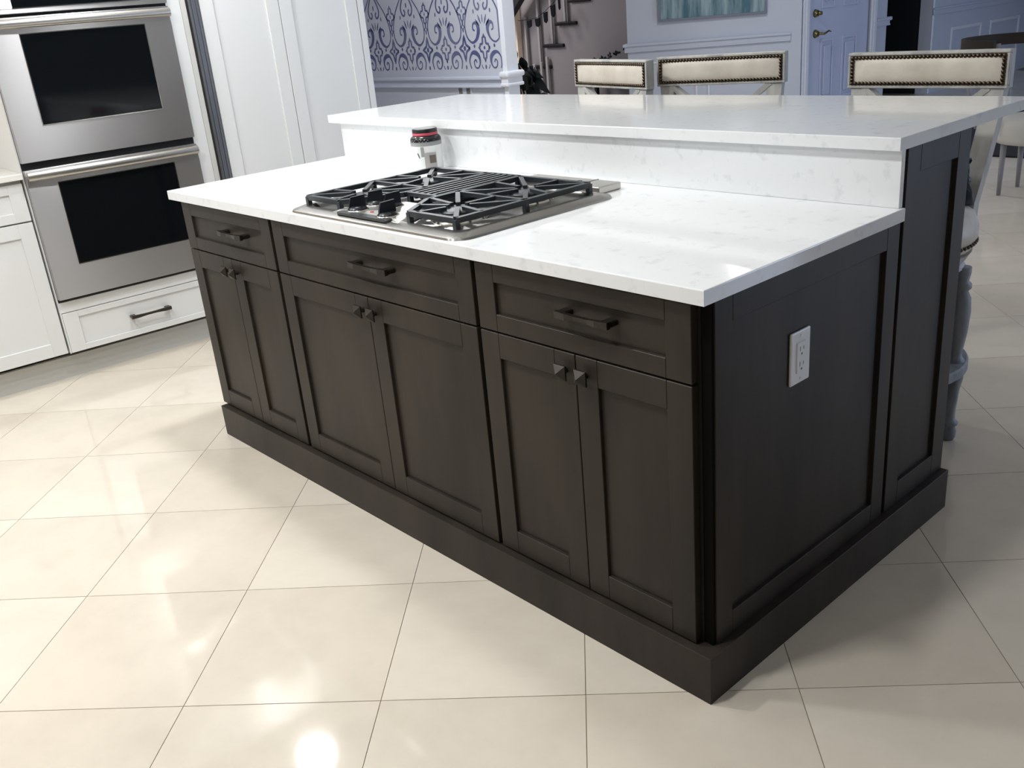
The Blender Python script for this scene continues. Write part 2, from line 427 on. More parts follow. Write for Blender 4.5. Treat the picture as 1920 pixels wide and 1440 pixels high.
# door_1: six panelled, with deadbolt and lever
bm = NB(); bx(bm, 7.50, 8.70, .02, .065, .01, 2.33, .003); door = struct('door_1', bm, m_door, MD)
for k, (a, b, c, d) in enumerate(((7.76, 8.01, .20, .815), (8.17, 8.47, .20, .815), (7.76, 8.01, 1.10, 1.80), (8.17, 8.47, 1.10, 1.80))):
    bm = NB(); mould(bm, a, b, c, d, .02, .028, .012); bx(bm, a+.06, b-.06, .006, .02, c+.06, d-.06, .012)
    obj('door_panel', bm, m_door, door)
bm = NB(); cyl(bm, (7.655, .02, 1.064), (7.655, -.012, 1.064), .040, .030, 20); cyl(bm, (7.655, -.012, 1.064), (7.655, -.05, 1.064), .022, .018, 16)
obj('deadbolt', bm, m_brass, door, True)
bm = NB(); cyl(bm, (7.665, .02, .872), (7.665, -.012, .872), .042, .028, 20); cyl(bm, (7.665, -.01, .872), (7.665, -.055, .872), .014, .012, 12)
tube(bm, [(7.655, -.055, .872), (7.70, -.06, .868), (7.75, -.058, .880), (7.80, -.05, .890), (7.85, -.045, .878)], [.012, .011, .010, .009, .006], 8)
obj('handle', bm, m_brass, door, True)

# real windows that let the daylight in (outside the picture)
bm = NB()
for a, b, c, d in ((4.5, 8.3, .5, .58), (4.5, 8.3, 2.32, 2.4), (4.5, 4.58, .5, 2.4), (8.22, 8.3, .5, 2.4), (6.36, 6.44, .5, 2.4)):
    bx(bm, 4.42, 4.5, a, b, c, d, .004)
struct('window_1', bm, m_trim)
# recessed lamps, the added brightening cans among them
bm = NB(); lathe(bm, [(.062, 0), (.062, -.02), (.068, -.028), (.095, -.030), (.098, -.024), (.098, 0)], seg=28)
lamp0 = None
for x, y, p in CANS:
    if lamp0 is None:
        lamp0 = thing('recessed_lamp', 'round white recessed ceiling lamp with a white ring', 'ceiling lamp', (x, y, CEIL), 0, 'recessed ceiling lamps')
        obj('lamp_ring', bm, m_trim, lamp0, True)
        b2 = NB(); cyl(b2, (0, 0, -.004), (0, 0, -.001), .060, .060, 24); obj('lens', b2, m_lampface, lamp0)
    else:
        c = copy_tree(lamp0); c.location = (x, y, CEIL)

# ------------------------------------------------------------------ cabinet parts
def shaker(name, parent, x0, x1, z0, z1, yf, rail, m, t=.02, rec=.009, railz=None):
    """framed front facing -y; returns the frame object with a recessed panel as its child"""
    rz = railz or rail
    bm = NB()
    bx(bm, x0, x0+rail, yf, yf+t, z0, z1, .0012); bx(bm, x1-rail, x1, yf, yf+t, z0, z1, .0012)
    bx(bm, x0+rail, x1-rail, yf, yf+t, z0, z0+rz, .0012); bx(bm, x0+rail, x1-rail, yf, yf+t, z1-rz, z1, .0012)
    o = obj(name, bm, m, parent)
    bm = NB(); bx(bm, x0+rail-.004, x1-rail+.004, yf+rec, yf+t-.002, z0+rz-.004, z1-rz+.004); obj('panel', bm, m, o)
    return o
def pyramid_knob(parent, x, z, yf, s=.017):
    bm = NB()
    cyl(bm, (x, yf+.001, z), (x, yf-.016, z), .0075, .006, 10)
    q = [(x-s, z-s), (x+s, z-s), (x+s, z+s), (x-s, z+s)]
    ba = [bm.verts.new((a, yf-.016, b)) for a, b in q]; fr = [bm.verts.new((a, yf-.020, b)) for a, b in q]; ap = bm.verts.new((x, yf-.033, z))
    bm.faces.new(ba)
    for i in range(4):
        bm.faces.new((ba[i], ba[(i+1) % 4], fr[(i+1) % 4], fr[i])); bm.faces.new((fr[i], fr[(i+1) % 4], ap))
    return obj('knob', bm, m_pewter, parent)
def bow_handle(parent, xc, z, yf, L=.15, m=None):
    bm = NB(); h = L/2
    for s in (-1, 1):
        bx(bm, xc+s*h-.012, xc+s*h+.012, yf-.030, yf, z-.0065, z+.0065, .002)
    # flat grip, waisted towards its middle
    P = [(xc-h-.012, -.030), (xc-h+.02, -.033), (xc-.02, -.030), (xc+.02, -.030), (xc+h-.02, -.033), (xc+h+.012, -.030)]
    hz = [.0078, .0072, .0048, .0048, .0072, .0078]; rings = []
    for (px, py), k in zip(P, hz):
        rings.append([bm.verts.new((px, yf+py+a, z+b*k)) for a, b in ((-.005, -1), (.005, -1), (.005, 1), (-.005, 1))])
    for a, b in zip(rings, rings[1:]):
        for i in range(4): bm.faces.new((a[i], a[(i+1) % 4], b[(i+1) % 4], b[i]))
    bm.faces.new(rings[0][::-1]); bm.faces.new(rings[-1])
    return obj('handle', bm, m or m_pewter, parent)

# ------------------------------------------------------------------ island
YF = .020
def island_cab(x0, x1, xm, label, hx, hl, bodyx):
    t = thing('island_cabinet', label, 'cabinet', ((x0+x1)/2, YF, .117), 0, 'dark cabinets along the front of the island')
    ox, oz = (x0+x1)/2, .117
    bm = NB(); bx(bm, bodyx[0]-ox, bodyx[1]-ox, .021, .70, 0, .882-oz); obj('body', bm, m_wooddark, t)
    d = shaker('drawer', t, x0-ox, x1-ox, .717-oz, .877-oz, 0, .062, m_wood, railz=.042)
    bow_handle(d, hx-ox, .806-oz, .009, hl)
    for a, b, kx in ((x0, xm-.0012, xm-.030), (xm+.0012, x1, xm+.030)):
        d = shaker('door', t, a-ox, b-ox, .122-oz, .7125-oz, 0, .062, m_wood)
        pyramid_knob(d, kx-ox, .672-oz, 0)
    return t
island_cab(-2.248, -1.634, -1.941, 'dark brown island cabinet nearest the wall ovens, narrow drawer over two doors', -1.870, .135, (-2.25, -1.628))
island_cab(-1.617, -.684, -1.144, 'widest dark brown island cabinet, below the gas cooktop', -1.090, .150, (-1.624, -.679))
island_cab(-.670, -.052, -.3615, 'dark brown island cabinet at the near corner beside the outlet end panel', -.315, .125, (-.675, -.046))
# plinth
bm = NB()
prism(bm, [(-2.233, 0), (0, 0), (0, 1.085), (-2.233, 1.085)], 0, .1165, .0015)
tag(obj('plinth', bm, m_wood), 'dark brown plinth board running round the foot of the island', 'plinth')
# end panels: local x -> +Y, faces +X
t = thing('end_panel', 'large dark framed end panel of the island, with white outlet on it', 'panel', (-.02, 0, .117), PI/2)
e = shaker('panel_frame', t, .050, .748, 0, .766, 0, .056, m_wood, .022, .010)
bm = NB(); bx(bm, .075, .745, .0225, .026, 0, .764); obj('backing', bm, m_wooddark, t)
bm = NB(); bx(bm, .042, .0494, .0035, .026, 0, .764); obj('cover_strip', bm, m_shade, t)  # black strip standing in for the shade on the panel's end face
t = thing('end_panel', 'tall narrow dark framed end panel below the raised bar', 'panel', (-.02, 0, .117), PI/2)
shaker('panel_frame', t, .763, 1.083, 0, .928, 0, .064, m_wood, .022, .010)
bm = NB(); prism(bm, [(-2.25, .765), (-.044, .765), (-.044, 1.080), (-2.25, 1.080)], .117, 1.0455)
tag(obj('bar_wall', bm, m_wood), 'dark brown support wall carrying the raised quartz bar', 'wall')
# worktop
bm = NB(); prism(bm, [(-2.311, .0055), (-.011, .0055), (-.011, .748), (-2.311, .748)], .884, .914, .0025)
tag(obj('worktop', bm, m_quartz), 'white quartz worktop with faint grey specks, lower level holding the cooktop', 'countertop')
bm = NB(); bx(bm, -2.289, -.019, .733, .749, .9142, 1.0458, .001)
tag(obj('riser', bm, m_quartz), 'upright white quartz riser between the worktop and the raised bar', 'backsplash')
bm = NB(); prism(bm, [(-2.328, .705), (-.011, .705), (-.011, 1.412), (-.9, 1.392), (-2.30, 1.36)], 1.0462, 1.0747, .0025)
tag(obj('raised_countertop', bm, m_quartz), 'raised white quartz bar top with a wide overhang towards the stools', 'countertop')
# outlet on the end panel
t = thing('wall_outlet', 'white double outlet on the dark end panel of the island', 'outlet', (-.030, .352, .677), PI/2)
bm = NB(); bx(bm, -.0365, .0365, -.006, 0, -.059, .059, .003, 2); obj('cover_plate', bm, m_outlet, t)
bm = NB(); bx(bm, -.0165, .0165, -.0085, -.005, -.034, .034, .001); rc = obj('receptacle', bm, m_outlet, t)
for dz in (.016, -.018):
    bm = NB()
    bx(bm, -.0075, -.0055, -.0088, -.0070, dz-.001, dz+.009); bx(bm, .0055, .0075, -.0088, -.0070, dz, dz+.008)
    cyl(bm, (0, -.0089, dz-.008), (0, -.0070, dz-.008), .0026, .0026, 10); obj('slots', bm, m_slot, rc)
for dz in (.048, -.048):
    bm = NB(); cyl(bm, (0, -.0072, dz), (0, -.005, dz), .0028, .003, 12); obj('screw', bm, m_steel2, t)

# ------------------------------------------------------------------ cooktop
Z0 = .9142
ck = thing('gas_cooktop', 'stainless steel gas cooktop with black cast iron grates and central downdraft', 'cooktop', (-1.145, .3, Z0))
def K(bm, name, m, smooth=False, parent=None, auto=False):
    for v in bm.verts: v.co = v.co - Vector((-1.145, .3, Z0))
    o = obj(name, bm, m, parent or ck, smooth)
    if auto: autosmooth(o)
    return o
# pressed tray: sloping rim and a sunken well
def ring_faces(bm, A, B):
    n = len(A)
    for i in range(n): bm.faces.new((A[i], A[(i+1) % n], B[(i+1) % n], B[i]))
bm = NB(); X0, X1, Y0, Y1 = -1.508, -.715, .018, .578
loops = []
for ins, z, r in ((0, 0, .05), (.002, .005, .05), (.022, .0125, .045), (.045, .013, .036), (.056, .0035, .03), (.30, .003, .01)):
    if ins < .2: P = rrect(X0+ins, X1-ins, Y0+ins, Y1-ins, r)
    else: P = [((p[0]+1.115)*.02-1.115, (p[1]-.31)*.02+.31) for p in rrect(X0+.07, X1-.07, Y0+.07, Y1-.07, .03)]
    loops.append([bm.verts.new((x, y, Z0+z)) for x, y in P])
for a, b in zip(loops, loops[1:]): ring_faces(bm, a, b)
bm.faces.new(loops[-1]); bm.faces.new(loops[0][::-1])
K(bm, 'tray', m_traysteel, auto=True)
# raised control pad between the grates
bm = NB()
lo = [(-1.31, .040), (-.975, .040), (-.985, .075), (-1.045, .205), (-1.085, .235), (-1.225, .235), (-1.262, .205), (-1.315, .075)]
hi = [(-1.285, .052), (-1.000, .052), (-1.012, .085), (-1.068, .190), (-1.10, .218), (-1.21, .218), (-1.238, .190), (-1.288, .085)]
A = [bm.verts.new((x, y, Z0+.006)) for x, y in lo]; B = [bm.verts.new((x, y, Z0+.019)) for x, y in hi]
ring_faces(bm, A, B); bm.faces.new(B)
bmesh.ops.bevel(bm, geom=[e for e in bm.edges if all(v in B for v in e.verts)], offset=.007, segments=3, affect='EDGES')
K(bm, 'control_pad', m_steel2, auto=True)
bm = NB(); prism(bm, rrect(-1.262, -1.022, .034, .058, .011), Z0+.012, Z0+.0188, .002); st = K(bm, 'control_strip', m_strip, auto=True)
bm = NB(); cyl(bm, (-1.150, .078, Z0+.018), (-1.150, .078, Z0+.0205), .006, .005, 12); K(bm, 'indicator_light', m_red)
for kx, ky, an in ((-1.220, .080, 62), (-1.072, .074, 70), (-1.236, .150, 55), (-1.162, .156, 62)):
    bm = NB(); zb = Z0+.0185
    lathe(bm, [(.026, 0), (.027, .004), (.023, .009), (.018, .012), (.0, .012)], (kx, ky, zb), 20)
    a = math.radians(an); dx, dy = math.cos(a), math.sin(a)
    P = [(-.023, .010, .0068), (.023, .010, .0068), (.022, .040, .005), (-.016, .036, .005)]
    vs = []
    for s in (-1, 1):
        for l, z, w in P: vs.append(bm.verts.new((kx+dx*l-dy*w*s, ky+dy*l+dx*w*s, zb+z)))
    for f in ((0, 1, 2, 3), (7, 6, 5, 4), (0, 4, 5, 1), (1, 5, 6, 2), (2, 6, 7, 3), (3, 7, 4, 0)): bm.faces.new([vs[i] for i in f])
    k = K(bm, 'control_knob', m_knob, auto=True)
    bm = NB(); lathe(bm, [(.0285, 0), (.031, .0008), (.031, .002), (.0275, .003)], (kx, ky, zb-.001), 24); K(bm, 'knob_ring', m_bright, True, k)
    bpy.data.objects[k.name].children[-1].matrix_parent_inverse = Matrix()
# burners
for bxx, by in ((-1.355, .19), (-1.355, .43), (-.92, .19), (-.92, .43)):
    bm = NB(); lathe(bm, [(.075, 0), (.072, .004), (.045, .007), (.045, .016), (.040, .018), (0, .018)], (bxx, by, Z0+.003), 26); b = K(bm, 'burner_base', m_bright, auto=True)
    bm = NB(); lathe(bm, [(.036, .015), (.050, .017), (.051, .022), (.045, .026), (0, .027)], (bxx, by, Z0+.003), 26)
    K(bm, 'burner_cap', m_iron, parent=b, auto=True)
# grates
ZT = .952; H = .011; Wb = .0055
def bar(bm, p, q, w=Wb, z1=ZT, h=H):
    p, q = Vector((p[0], p[1], 0)), Vector((q[0], q[1], 0)); d = (q-p).normalized(); s = Vector((-d.y, d.x, 0))*w
    lo = [bm.verts.new((v.x, v.y, z1-h)) for v in (p-s*.8, q-s*.8, q+s*.8, p+s*.8)]
    hi = [bm.verts.new((v.x, v.y, z1)) for v in (p-s, q-s, q+s, p+s)]
    bm.faces.new(lo[::-1]); bm.faces.new(hi)
    for i in range(4): bm.faces.new((lo[i], lo[(i+1) % 4], hi[(i+1) % 4], hi[i]))
def leg(bm, x, y): bx(bm, x-.007, x+.007, y-.007, y+.007, Z0+.004, ZT-.004, .001)
def grate(xs, xe, cut, sgn):
    """xs = outer side, xe = inner side; cut is the clipped front inner corner"""
    bm = NB(); y0, ym, y1 = .082, .312, .548
    ring = [(xs, y0), (cut[0], y0), (xe, cut[1]), (xe, y1), (xs, y1)]
    for a, b in zip(ring, ring[1:]+ring[:1]):
        bar(bm, a, b, .007, ZT, .014)
    bar(bm, (xs, ym), (xe, ym))
    cx = -1.355 if sgn < 0 else -.92
    for cy, a, b in ((.19, y0, ym), (.43, ym, y1)):
        tg = [(xs, a), (xs, b), (xs, (a+b)/2-.03), (xe, b), (xe, (a+b)/2+.02), ((xs+xe)/2+.02, b), ((xs+xe)/2-.02*sgn, a)]
        if cy > .3: tg.append((xe, a))
        else: tg.append(((cut[0]+xe)/2, (y0+cut[1])/2))
        for px, py in tg:
            d = Vector((cx-px, cy-py)); L = d.length; d.normalize(); e = L - random.choice((.026, .034, .03))
            bar(bm, (px, py), (px+d.x*e, py+d.y*e), .0064)
    for lx, ly in ((xs, y0), (cut[0], y0), (xs, y1), (xe, y1), (xs, ym), (xe, ym)): leg(bm, lx, ly)
    K(bm, 'grate', m_iron)
grate(-1.478, -1.216, (-1.310, .235), -1)
grate(-.798, -1.070, (-.985, .205), 1)
bm = NB()
for a, b in (((-1.208, .245), (-1.078, .245)), ((-1.208, .552), (-1.078, .552)), ((-1.208, .245), (-1.208, .552)), ((-1.078, .245), (-1.078, .552))): bar(bm, a, b, .006)
for lx, ly in ((-1.208, .25), (-1.078, .25), (-1.208, .545), (-1.078, .545)): leg(bm, lx, ly)
gr = K(bm, 'downdraft_grille', m_iron)
for xx in (-1.182, -1.156, -1.130, -1.104):
    bm = NB(); bar(bm, (xx, .248), (xx, .549), .0055, ZT, .018); k = K(bm, 'slat', m_iron, parent=gr)
bm = NB(); bx(bm, -1.205, -1.081, .25, .548, Z0+.004, Z0+.008); K(bm, 'duct_opening', m_black)
# rear downdraft vent box
bm = NB(); bx(bm, -1.12, -.785, .572, .664, Z0, Z0+.020, .004, 3); vt = K(bm, 'vent_box', m_steel2, auto=True)
bm = NB(); bx(bm, -.873, -.870, .570, .666, Z0+.001, Z0+.0206); bx(bm, -.915, -.901, .620, .630, Z0+.0195, Z0+.0208); K(bm, 'vent_seam', m_black, parent=vt)
for ch in list(ck.children_recursive): pass

# jar
JX, JY = -1.647, .655
t = thing('supplement_jar', 'small wide-mouth jar with black cap and pink band behind the cooktop', 'jar', (JX, JY, .9142), math.radians(2))
bm = NB(); lathe(bm, [(0, 0), (.046, 0), (.050, .005), (.0515, .02), (.0525, .086)], seg=32); obj('jar_body', bm, m_jar, t, True)
bm = NB(); lathe(bm, [(.0525, .086), (.0526, .096), (.0526, .100)], seg=32); obj('fade_band', bm, m_jargrey, t, True)
bm = NB(); lathe(bm, [(.0526, .098), (.0526, .106), (.049, .113), (.043, .117), (.041, .118)], seg=32); sh = obj('shoulder', bm, m_jarshoulder, t, True)
bm = NB()
for a in range(-5, 6):
    for zz, aoff in ((.101, 0), (.1055, .5)):
        if (a*3+int(zz*1000)) % 4 == 0: continue
        an = math.radians(-90 + (a+aoff)*13); rr = .0528 if zz < .104 else .0527
        bmesh.ops.create_icosphere(bm, subdivisions=1, radius=.0010, matrix=Matrix.Translation((rr*math.cos(an), rr*math.sin(an), zz)))
obj('printed_dots', bm, m_dots, sh)
bm = NB(); lathe(bm, [(.041, .115), (.0425, .116), (.0425, .124), (.0425, .137), (.040, .140), (0, .140)], seg=32); cp = obj('cap', bm, m_cap, t); autosmooth(cp)
bm = NB(); lathe(bm, [(.0426, .1185), (.0431, .119), (.0431, .1265), (.0426, .127)], seg=32); obj('band', bm, m_pink, cp, True)
def patch(a0, a1, z0, z1, r, n=8):
    bm = NB(); A = []; B = []
    for k in range(n+1):
        a = math.radians(a0+(a1-a0)*k/n); A.append(bm.verts.new((r*math.cos(a), r*math.sin(a), z0))); B.append(bm.verts.new((r*math.cos(a), r*math.sin(a), z1)))
    for k in range(n): bm.faces.new((A[k], A[k+1], B[k+1], B[k]))
    return bm
lb = obj('label_panel', patch(-50, -5, .012, .064, .0532), m_jarlabel, t, True)
obj('label_picture', patch(-32, -8, .030, .056, .0536), m_jarblot, lb, True)
bm = patch(-62, -50, .052, .084, .0533); obj('label_mark', bm, m_jargrey, lb, True)
bm = NB(); a = math.radians(-72); tube(bm, [(.0533*math.cos(a-.06), .0533*math.sin(a-.06), .064), (.0533*math.cos(a+.06), .0533*math.sin(a+.06), .048)], .0016, 6)
obj('label_stroke', bm, m_jarblot, lb)

# ------------------------------------------------------------------ bar stools
def turned(bm, x, y, ztop, zbot, seg=16):
    P = [(.000, 0), (.016, 0), (.021, .012), (.022, .035), (.017, .055), (.024, .062), (.024, .072), (.016, .082), (.0155, .12), (.020, .20), (.025, .235), (.0265, .245), (.0265, .315), (.020, .325), (.017, .34), (.026, .42), (.030, .50), (.027, .55), (.018, .575), (.026, .585), (.026, .600), (.018, .61), (.022, .64), (.022, .66), (0, .66)]
    s = (ztop-zbot)/.66
    lathe(bm, [(r*1.15, z*s) for r, z in P], (x, y, zbot), seg)
def make_stool(label):
    t = thing('bar_stool', label, 'bar stool', (0, 0, 0), 0, 'upholstered bar stools behind the island')
    zs = .640
    bm = NB(); lathe(bm, [(0, zs-.02), (.235, zs-.02), (.255, zs-.012), (.262, zs), (.262, zs+.014), (.268, zs+.02), (.268, zs+.050), (.255, zs+.085), (.20, zs+.118), (.10, zs+.134), (0, zs+.137)], seg=44)
    obj('seat', bm, m_cream, t, True)
    bm = NB()
    for k in range(84):
        a = 2*PI*k/84
        bmesh.ops.create_icosphere(bm, subdivisions=1, radius=.0062, matrix=Matrix.Translation((.265*math.cos(a), .265*math.sin(a), zs+.008)))
    o = obj('seat_nailheads', bm, m_nail, t, True); o['kind'] = 'stuff'
    bm = NB(); lathe(bm, [(0, zs-.085), (.225, zs-.085), (.240, zs-.072), (.232, zs-.060), (.246, zs-.040), (.256, zs-.022), (0, zs-.022)], seg=40)
    o = obj('seat_frame', bm, m_stool, t); autosmooth(o)
    for k in range(4):
        a = math.radians(16+90*k); bm = NB(); turned(bm, .236*math.cos(a), .236*math.sin(a), zs-.07, 0); obj('leg', bm, m_stoolleg, t, True)
    bm = NB(); lathe(bm, [(.225, .235), (.270, .235), (.275, .24), (.275, .265), (.270, .27), (.225, .27), (.22, .265), (.22, .24), (.225, .235)], seg=40)
    o = obj('footrest', bm, m_stoolleg, t); autosmooth(o)
    # back
    yb, W2 = .195, .250
    z0, z1 = 1.068, 1.175
    bm = NB()
    fr = .009
    bx(bm, -W2, W2, yb+.006, yb+.034, z0, z1, .002)
    bx(bm, -W2, W2, yb-.004, yb+.008, z1-fr, z1, .002); bx(bm, -W2, W2, yb-.004, yb+.008, z0, z0+fr, .002)
    bx(bm, -W2, -W2+fr, yb-.004, yb+.008, z0+fr, z1-fr, .002); bx(bm, W2-fr, W2, yb-.004, yb+.008, z0+fr, z1-fr, .002)
    obj('back_frame', bm, m_stool, t)
    bm = NB(); n, mz = 20, 8; V = []
    for j in range(mz+1):
        row = []
        for i in range(n+1):
            u, v = i/n, j/mz
            b = (1-(2*u-1)**8)*(1-(2*v-1)**4)
            row.append(bm.verts.new((-W2+fr+(2*W2-2*fr)*u, yb+.002-.011*b, z0+fr+(z1-z0-2*fr)*v)))
        V.append(row)
    for j in range(mz):
        for i in range(n): bm.faces.new((V[j][i], V[j][i+1], V[j+1][i+1], V[j+1][i]))
    obj('back_cushion', bm, m_cream, t, True)
    bm = NB(); r = .0064; xa, xb, za, zb = -W2+fr+.007, W2-fr-.007, z0+fr+.006, z1-fr-.006
    nx, nz = 38, 7
    pts = [(xa+(xb-xa)*k/nx, za) for k in range(nx+1)] + [(xa+(xb-xa)*k/nx, zb) for k in range(nx+1)] + [(xa, za+(zb-za)*k/nz) for k in range(1, nz)] + [(xb, za+(zb-za)*k/nz) for k in range(1, nz)]
    for px, pz in pts:
        bmesh.ops.create_icosphere(bm, subdivisions=2, radius=r, matrix=Matrix.Translation((px, yb-.0035, pz)))
    o = obj('back_nailheads', bm, m_nail, t, True); o['kind'] = 'stuff'
    for s in (-1, 1):
        bm = NB(); tube(bm, [(s*.212, yb+.02, z0+.004), (s*.205, yb+.014, .98), (s*.192, yb-.004, .86), (s*.180, yb-.03, .74), (s*.178, yb-.04, zs-.03)], 0, w=(.027, .017)); obj('back_post', bm, m_stool, t)
        bm = NB(); tube(bm, [(s*.195, yb+.016, z0+.002), (s*.13, yb+.014, 1.02), (s*.06, yb+.010, .955), (0, yb+.008, .905), (-s*.10, yb+.006, .83), (-s*.195, yb+.002, .775)], 0, w=(.016, .009)); obj('cross_brace', bm, m_stool, t)
    bm = NB(); cyl(bm, (0, yb-.012, .905), (0, yb+.03, .905), .036, .036, 20); o = obj('brace_rosette', bm, m_bow, t); autosmooth(o)
    bm = NB(); bx(bm, -.185, .185, yb-.038, yb-.018, .752, .786, .003); obj('lower_rail', bm, m_stool, t)
    for s in (-1, 1):
        bm = NB(); c = Vector((s*.186, .120, .815))
        tube(bm, [c, c+Vector((.002*s, -.012, .035)), c+Vector((.006*s, -.006, .058)), c+Vector((-.014*s, .004, .040)), c], [.010, .014, .012, .013, .010], 8)
        tube(bm, [c, c+Vector((.012*s, -.008, -.035)), c+Vector((.016*s, -.010, -.070))], [.010, .017, .020], 8)
        tube(bm, [c, c+Vector((-.016*s, -.004, -.035)), c+Vector((-.022*s, -.006, -.078))], [.010, .014, .017], 8)
        bmesh.ops.create_icosphere(bm, subdivisions=2, radius=.016, matrix=Matrix.Translation(c))
        o = obj('cushion_tie', bm, m_bow, t, True); o['label'] = 'slate blue knotted cushion tie'
    return t
s3 = make_stool('cream bar stool at the near end of the bar, back nearly parallel to the counter')
def place_stool(o, cx, cy, rz):
    a = math.radians(rz); o.location = (cx + .195*math.sin(a), cy - .195*math.cos(a), 0); o.rotation_euler = (0, 0, a)
place_stool(s3, -.410, 1.632, -.6)
s2 = copy_tree(s3); s2['label'] = 'cream bar stool in the middle of the three, turned towards the wall ovens'; place_stool(s2, -1.240, 1.738, 14.6)
s1 = copy_tree(s3); s1['label'] = 'cream bar stool farthest left of the three, its white side post facing the camera'; place_stool(s1, -1.690, 1.630, -13.2)

# ------------------------------------------------------------------ left wall run
def TL(name, label, cat, group=None, x=0, z=0):
    return thing(name, label, cat, M=ML @ Matrix.Translation((x, 0, z)), group=group)
# base cabinet left of the ovens
t = TL('base_cabinet', 'white base cabinet left of the wall ovens, drawer over door', 'cabinet')
bm = NB(); bx(bm, -.62, .286, .021, .60, .125, .905); obj('body', bm, m_white, t)
d = shaker('drawer', t, -.30, .284, .735, .893, 0, .060, m_white, railz=.040)
bow_handle(d, -.008, .81, .009, .14, m_bronze)
d = shaker('door', t, -.30, .284, .130, .728, 0, .060, m_white)
pyramid_knob(d, -.27, .69, 0)
t = TL('base_cabinet', 'white base cabinet at the extreme left edge of the photo', 'cabinet')
bm = NB(); bx(bm, -1.62, -.625, .021, .60, .125, .905); obj('body', bm, m_white, t)
for a, b in ((-1.6, -.96), (-.955, -.31)):
    d = shaker('door', t, a, b, .130, .893, 0, .060, m_white)
bm = NB(); bx(bm, -1.65, .291, -.025, .635, .909, .934, .002); o = obj('side_worktop', bm, m_quartz2); o.matrix_world = ML
tag(o, 'white worktop left of the wall ovens', 'countertop')
bm = NB(); bx(bm, -1.65, 2.035, .062, .085, 0, .098); o = obj('kick_board', bm, m_kick); o.matrix_world = ML
tag(o, 'long pale grey toe kick board below the white cabinets', 'kick board')
# oven housing
t = TL('oven_cabinet', 'tall white cabinet housing the double wall oven, single drawer at its foot', 'cabinet')
bm = NB()
bx(bm, .292, .298, .0, .62, .125, 2.35); bx(bm, 1.056, 1.121, .0, .02, .125, 2.35, .001); bx(bm, 1.100, 1.121, .02, .62, .125, 2.35)
bx(bm, .298, 1.056, .0, .02, .312, .360, .001); bx(bm, .298, 1.056, .0, .02, 2.10, 2.35); bx(bm, .298, 1.10, .6, .62, .125, 2.35); bx(bm, .298, 1.1, .02, .6, .30, .355)
obj('body', bm, m_white, t)
d = shaker('drawer', t, .299, 1.115, .127, .309, -.004, .066, m_white, railz=.026)
bow_handle(d, .678, .221, .003, .165, m_bronze)
# double oven
t = TL('double_oven', 'stainless steel double wall oven with black glass windows', 'oven')
bm = NB(); bx(bm, .300, 1.054, -.002, .55, .362, 1.60); obj('chassis', bm, m_black, t)
def oven_door(z0, z1, g0, g1, hz):
    bm = NB(); x0, x1, a, b = .299, 1.053, .420, .932
    bx(bm, x0, x1, -.032, -.003, z0, g0, .0015); bx(bm, x0, x1, -.032, -.003, g1, z1, .0015)
    bx(bm, x0, a, -.032, -.003, g0-.002, g1+.002, 0); bx(bm, b, x1, -.032, -.003, g0-.002, g1+.002, 0)
    d = obj('oven_door', bm, m_steel, t, uv=True)
    bm = NB(); bx(bm, a-.002, b+.002, -.030, -.010, g0-.002, g1+.002); obj('door_glass', bm, m_glass, d)
    bm = NB(); w = .0025
    bx(bm, a-w, b+w, -.0335, -.029, g0-w, g0+.001); bx(bm, a-w, b+w, -.0335, -.029, g1-.001, g1+w)
    bx(bm, a-w, a+.001, -.0335, -.029, g0, g1); bx(bm, b-.001, b+w, -.0335, -.029, g0, g1); obj('glass_trim', bm, m_bright, d)
    if hz:
        bm = NB(); n = 14; P = []
        # full width bowed handle, oval in section
        for i in range(n+1):
            u = i/n; P.append((x0+.004+(x1-x0-.008)*u, -.050-.014*math.sin(PI*u), hz))
        rings = []
        for p in P:
            rings.append([bm.verts.new((p[0], p[1]+.013*math.cos(2*PI*k/12), p[2]+.0185*math.sin(2*PI*k/12))) for k in range(12)])
        for A_, B_ in zip(rings, rings[1:]): ring_faces(bm, A_, B_)
        bm.faces.new(rings[0][::-1]); bm.faces.new(rings[-1])
        for xx in (x0+.02, x1-.02): bx(bm, xx-.012, xx+.012, -.048, -.030, hz-.012, hz+.012, .002)
        autosmooth(obj('handle', bm, m_steel2, d))
oven_door(.377, .941, .520, .876, .917)
oven_door(.972, 1.536, 1.114, 1.470, 1.511)
# upper oven unit above
t = TL('microwave_oven', 'upper stainless microwave with black glass above the double oven', 'microwave')
bm = NB(); bx(bm, .300, 1.054, -.002, .5, 1.602, 2.08); obj('chassis', bm, m_black, t)
bm = NB()
bx(bm, .299, 1.053, -.032, -.003, 1.548, 1.567, .0015); bx(bm, .299, .420, -.032, -.003, 1.567, 2.09); bx(bm, .934, 1.053, -.032, -.003, 1.567, 2.09); bx(bm, .42, .934, -.032, -.003, 2.0, 2.09)
d = obj('microwave_door', bm, m_steel, t, uv=True)
bm = NB(); bx(bm, .418, .936, -.030, -.010, 1.565, 2.002); obj('door_glass', bm, m_glass, d)
bm = NB(); bx(bm, .418, .936, -.0335, -.029, 1.5655, 1.569); obj('glass_trim', bm, m_bright, d)
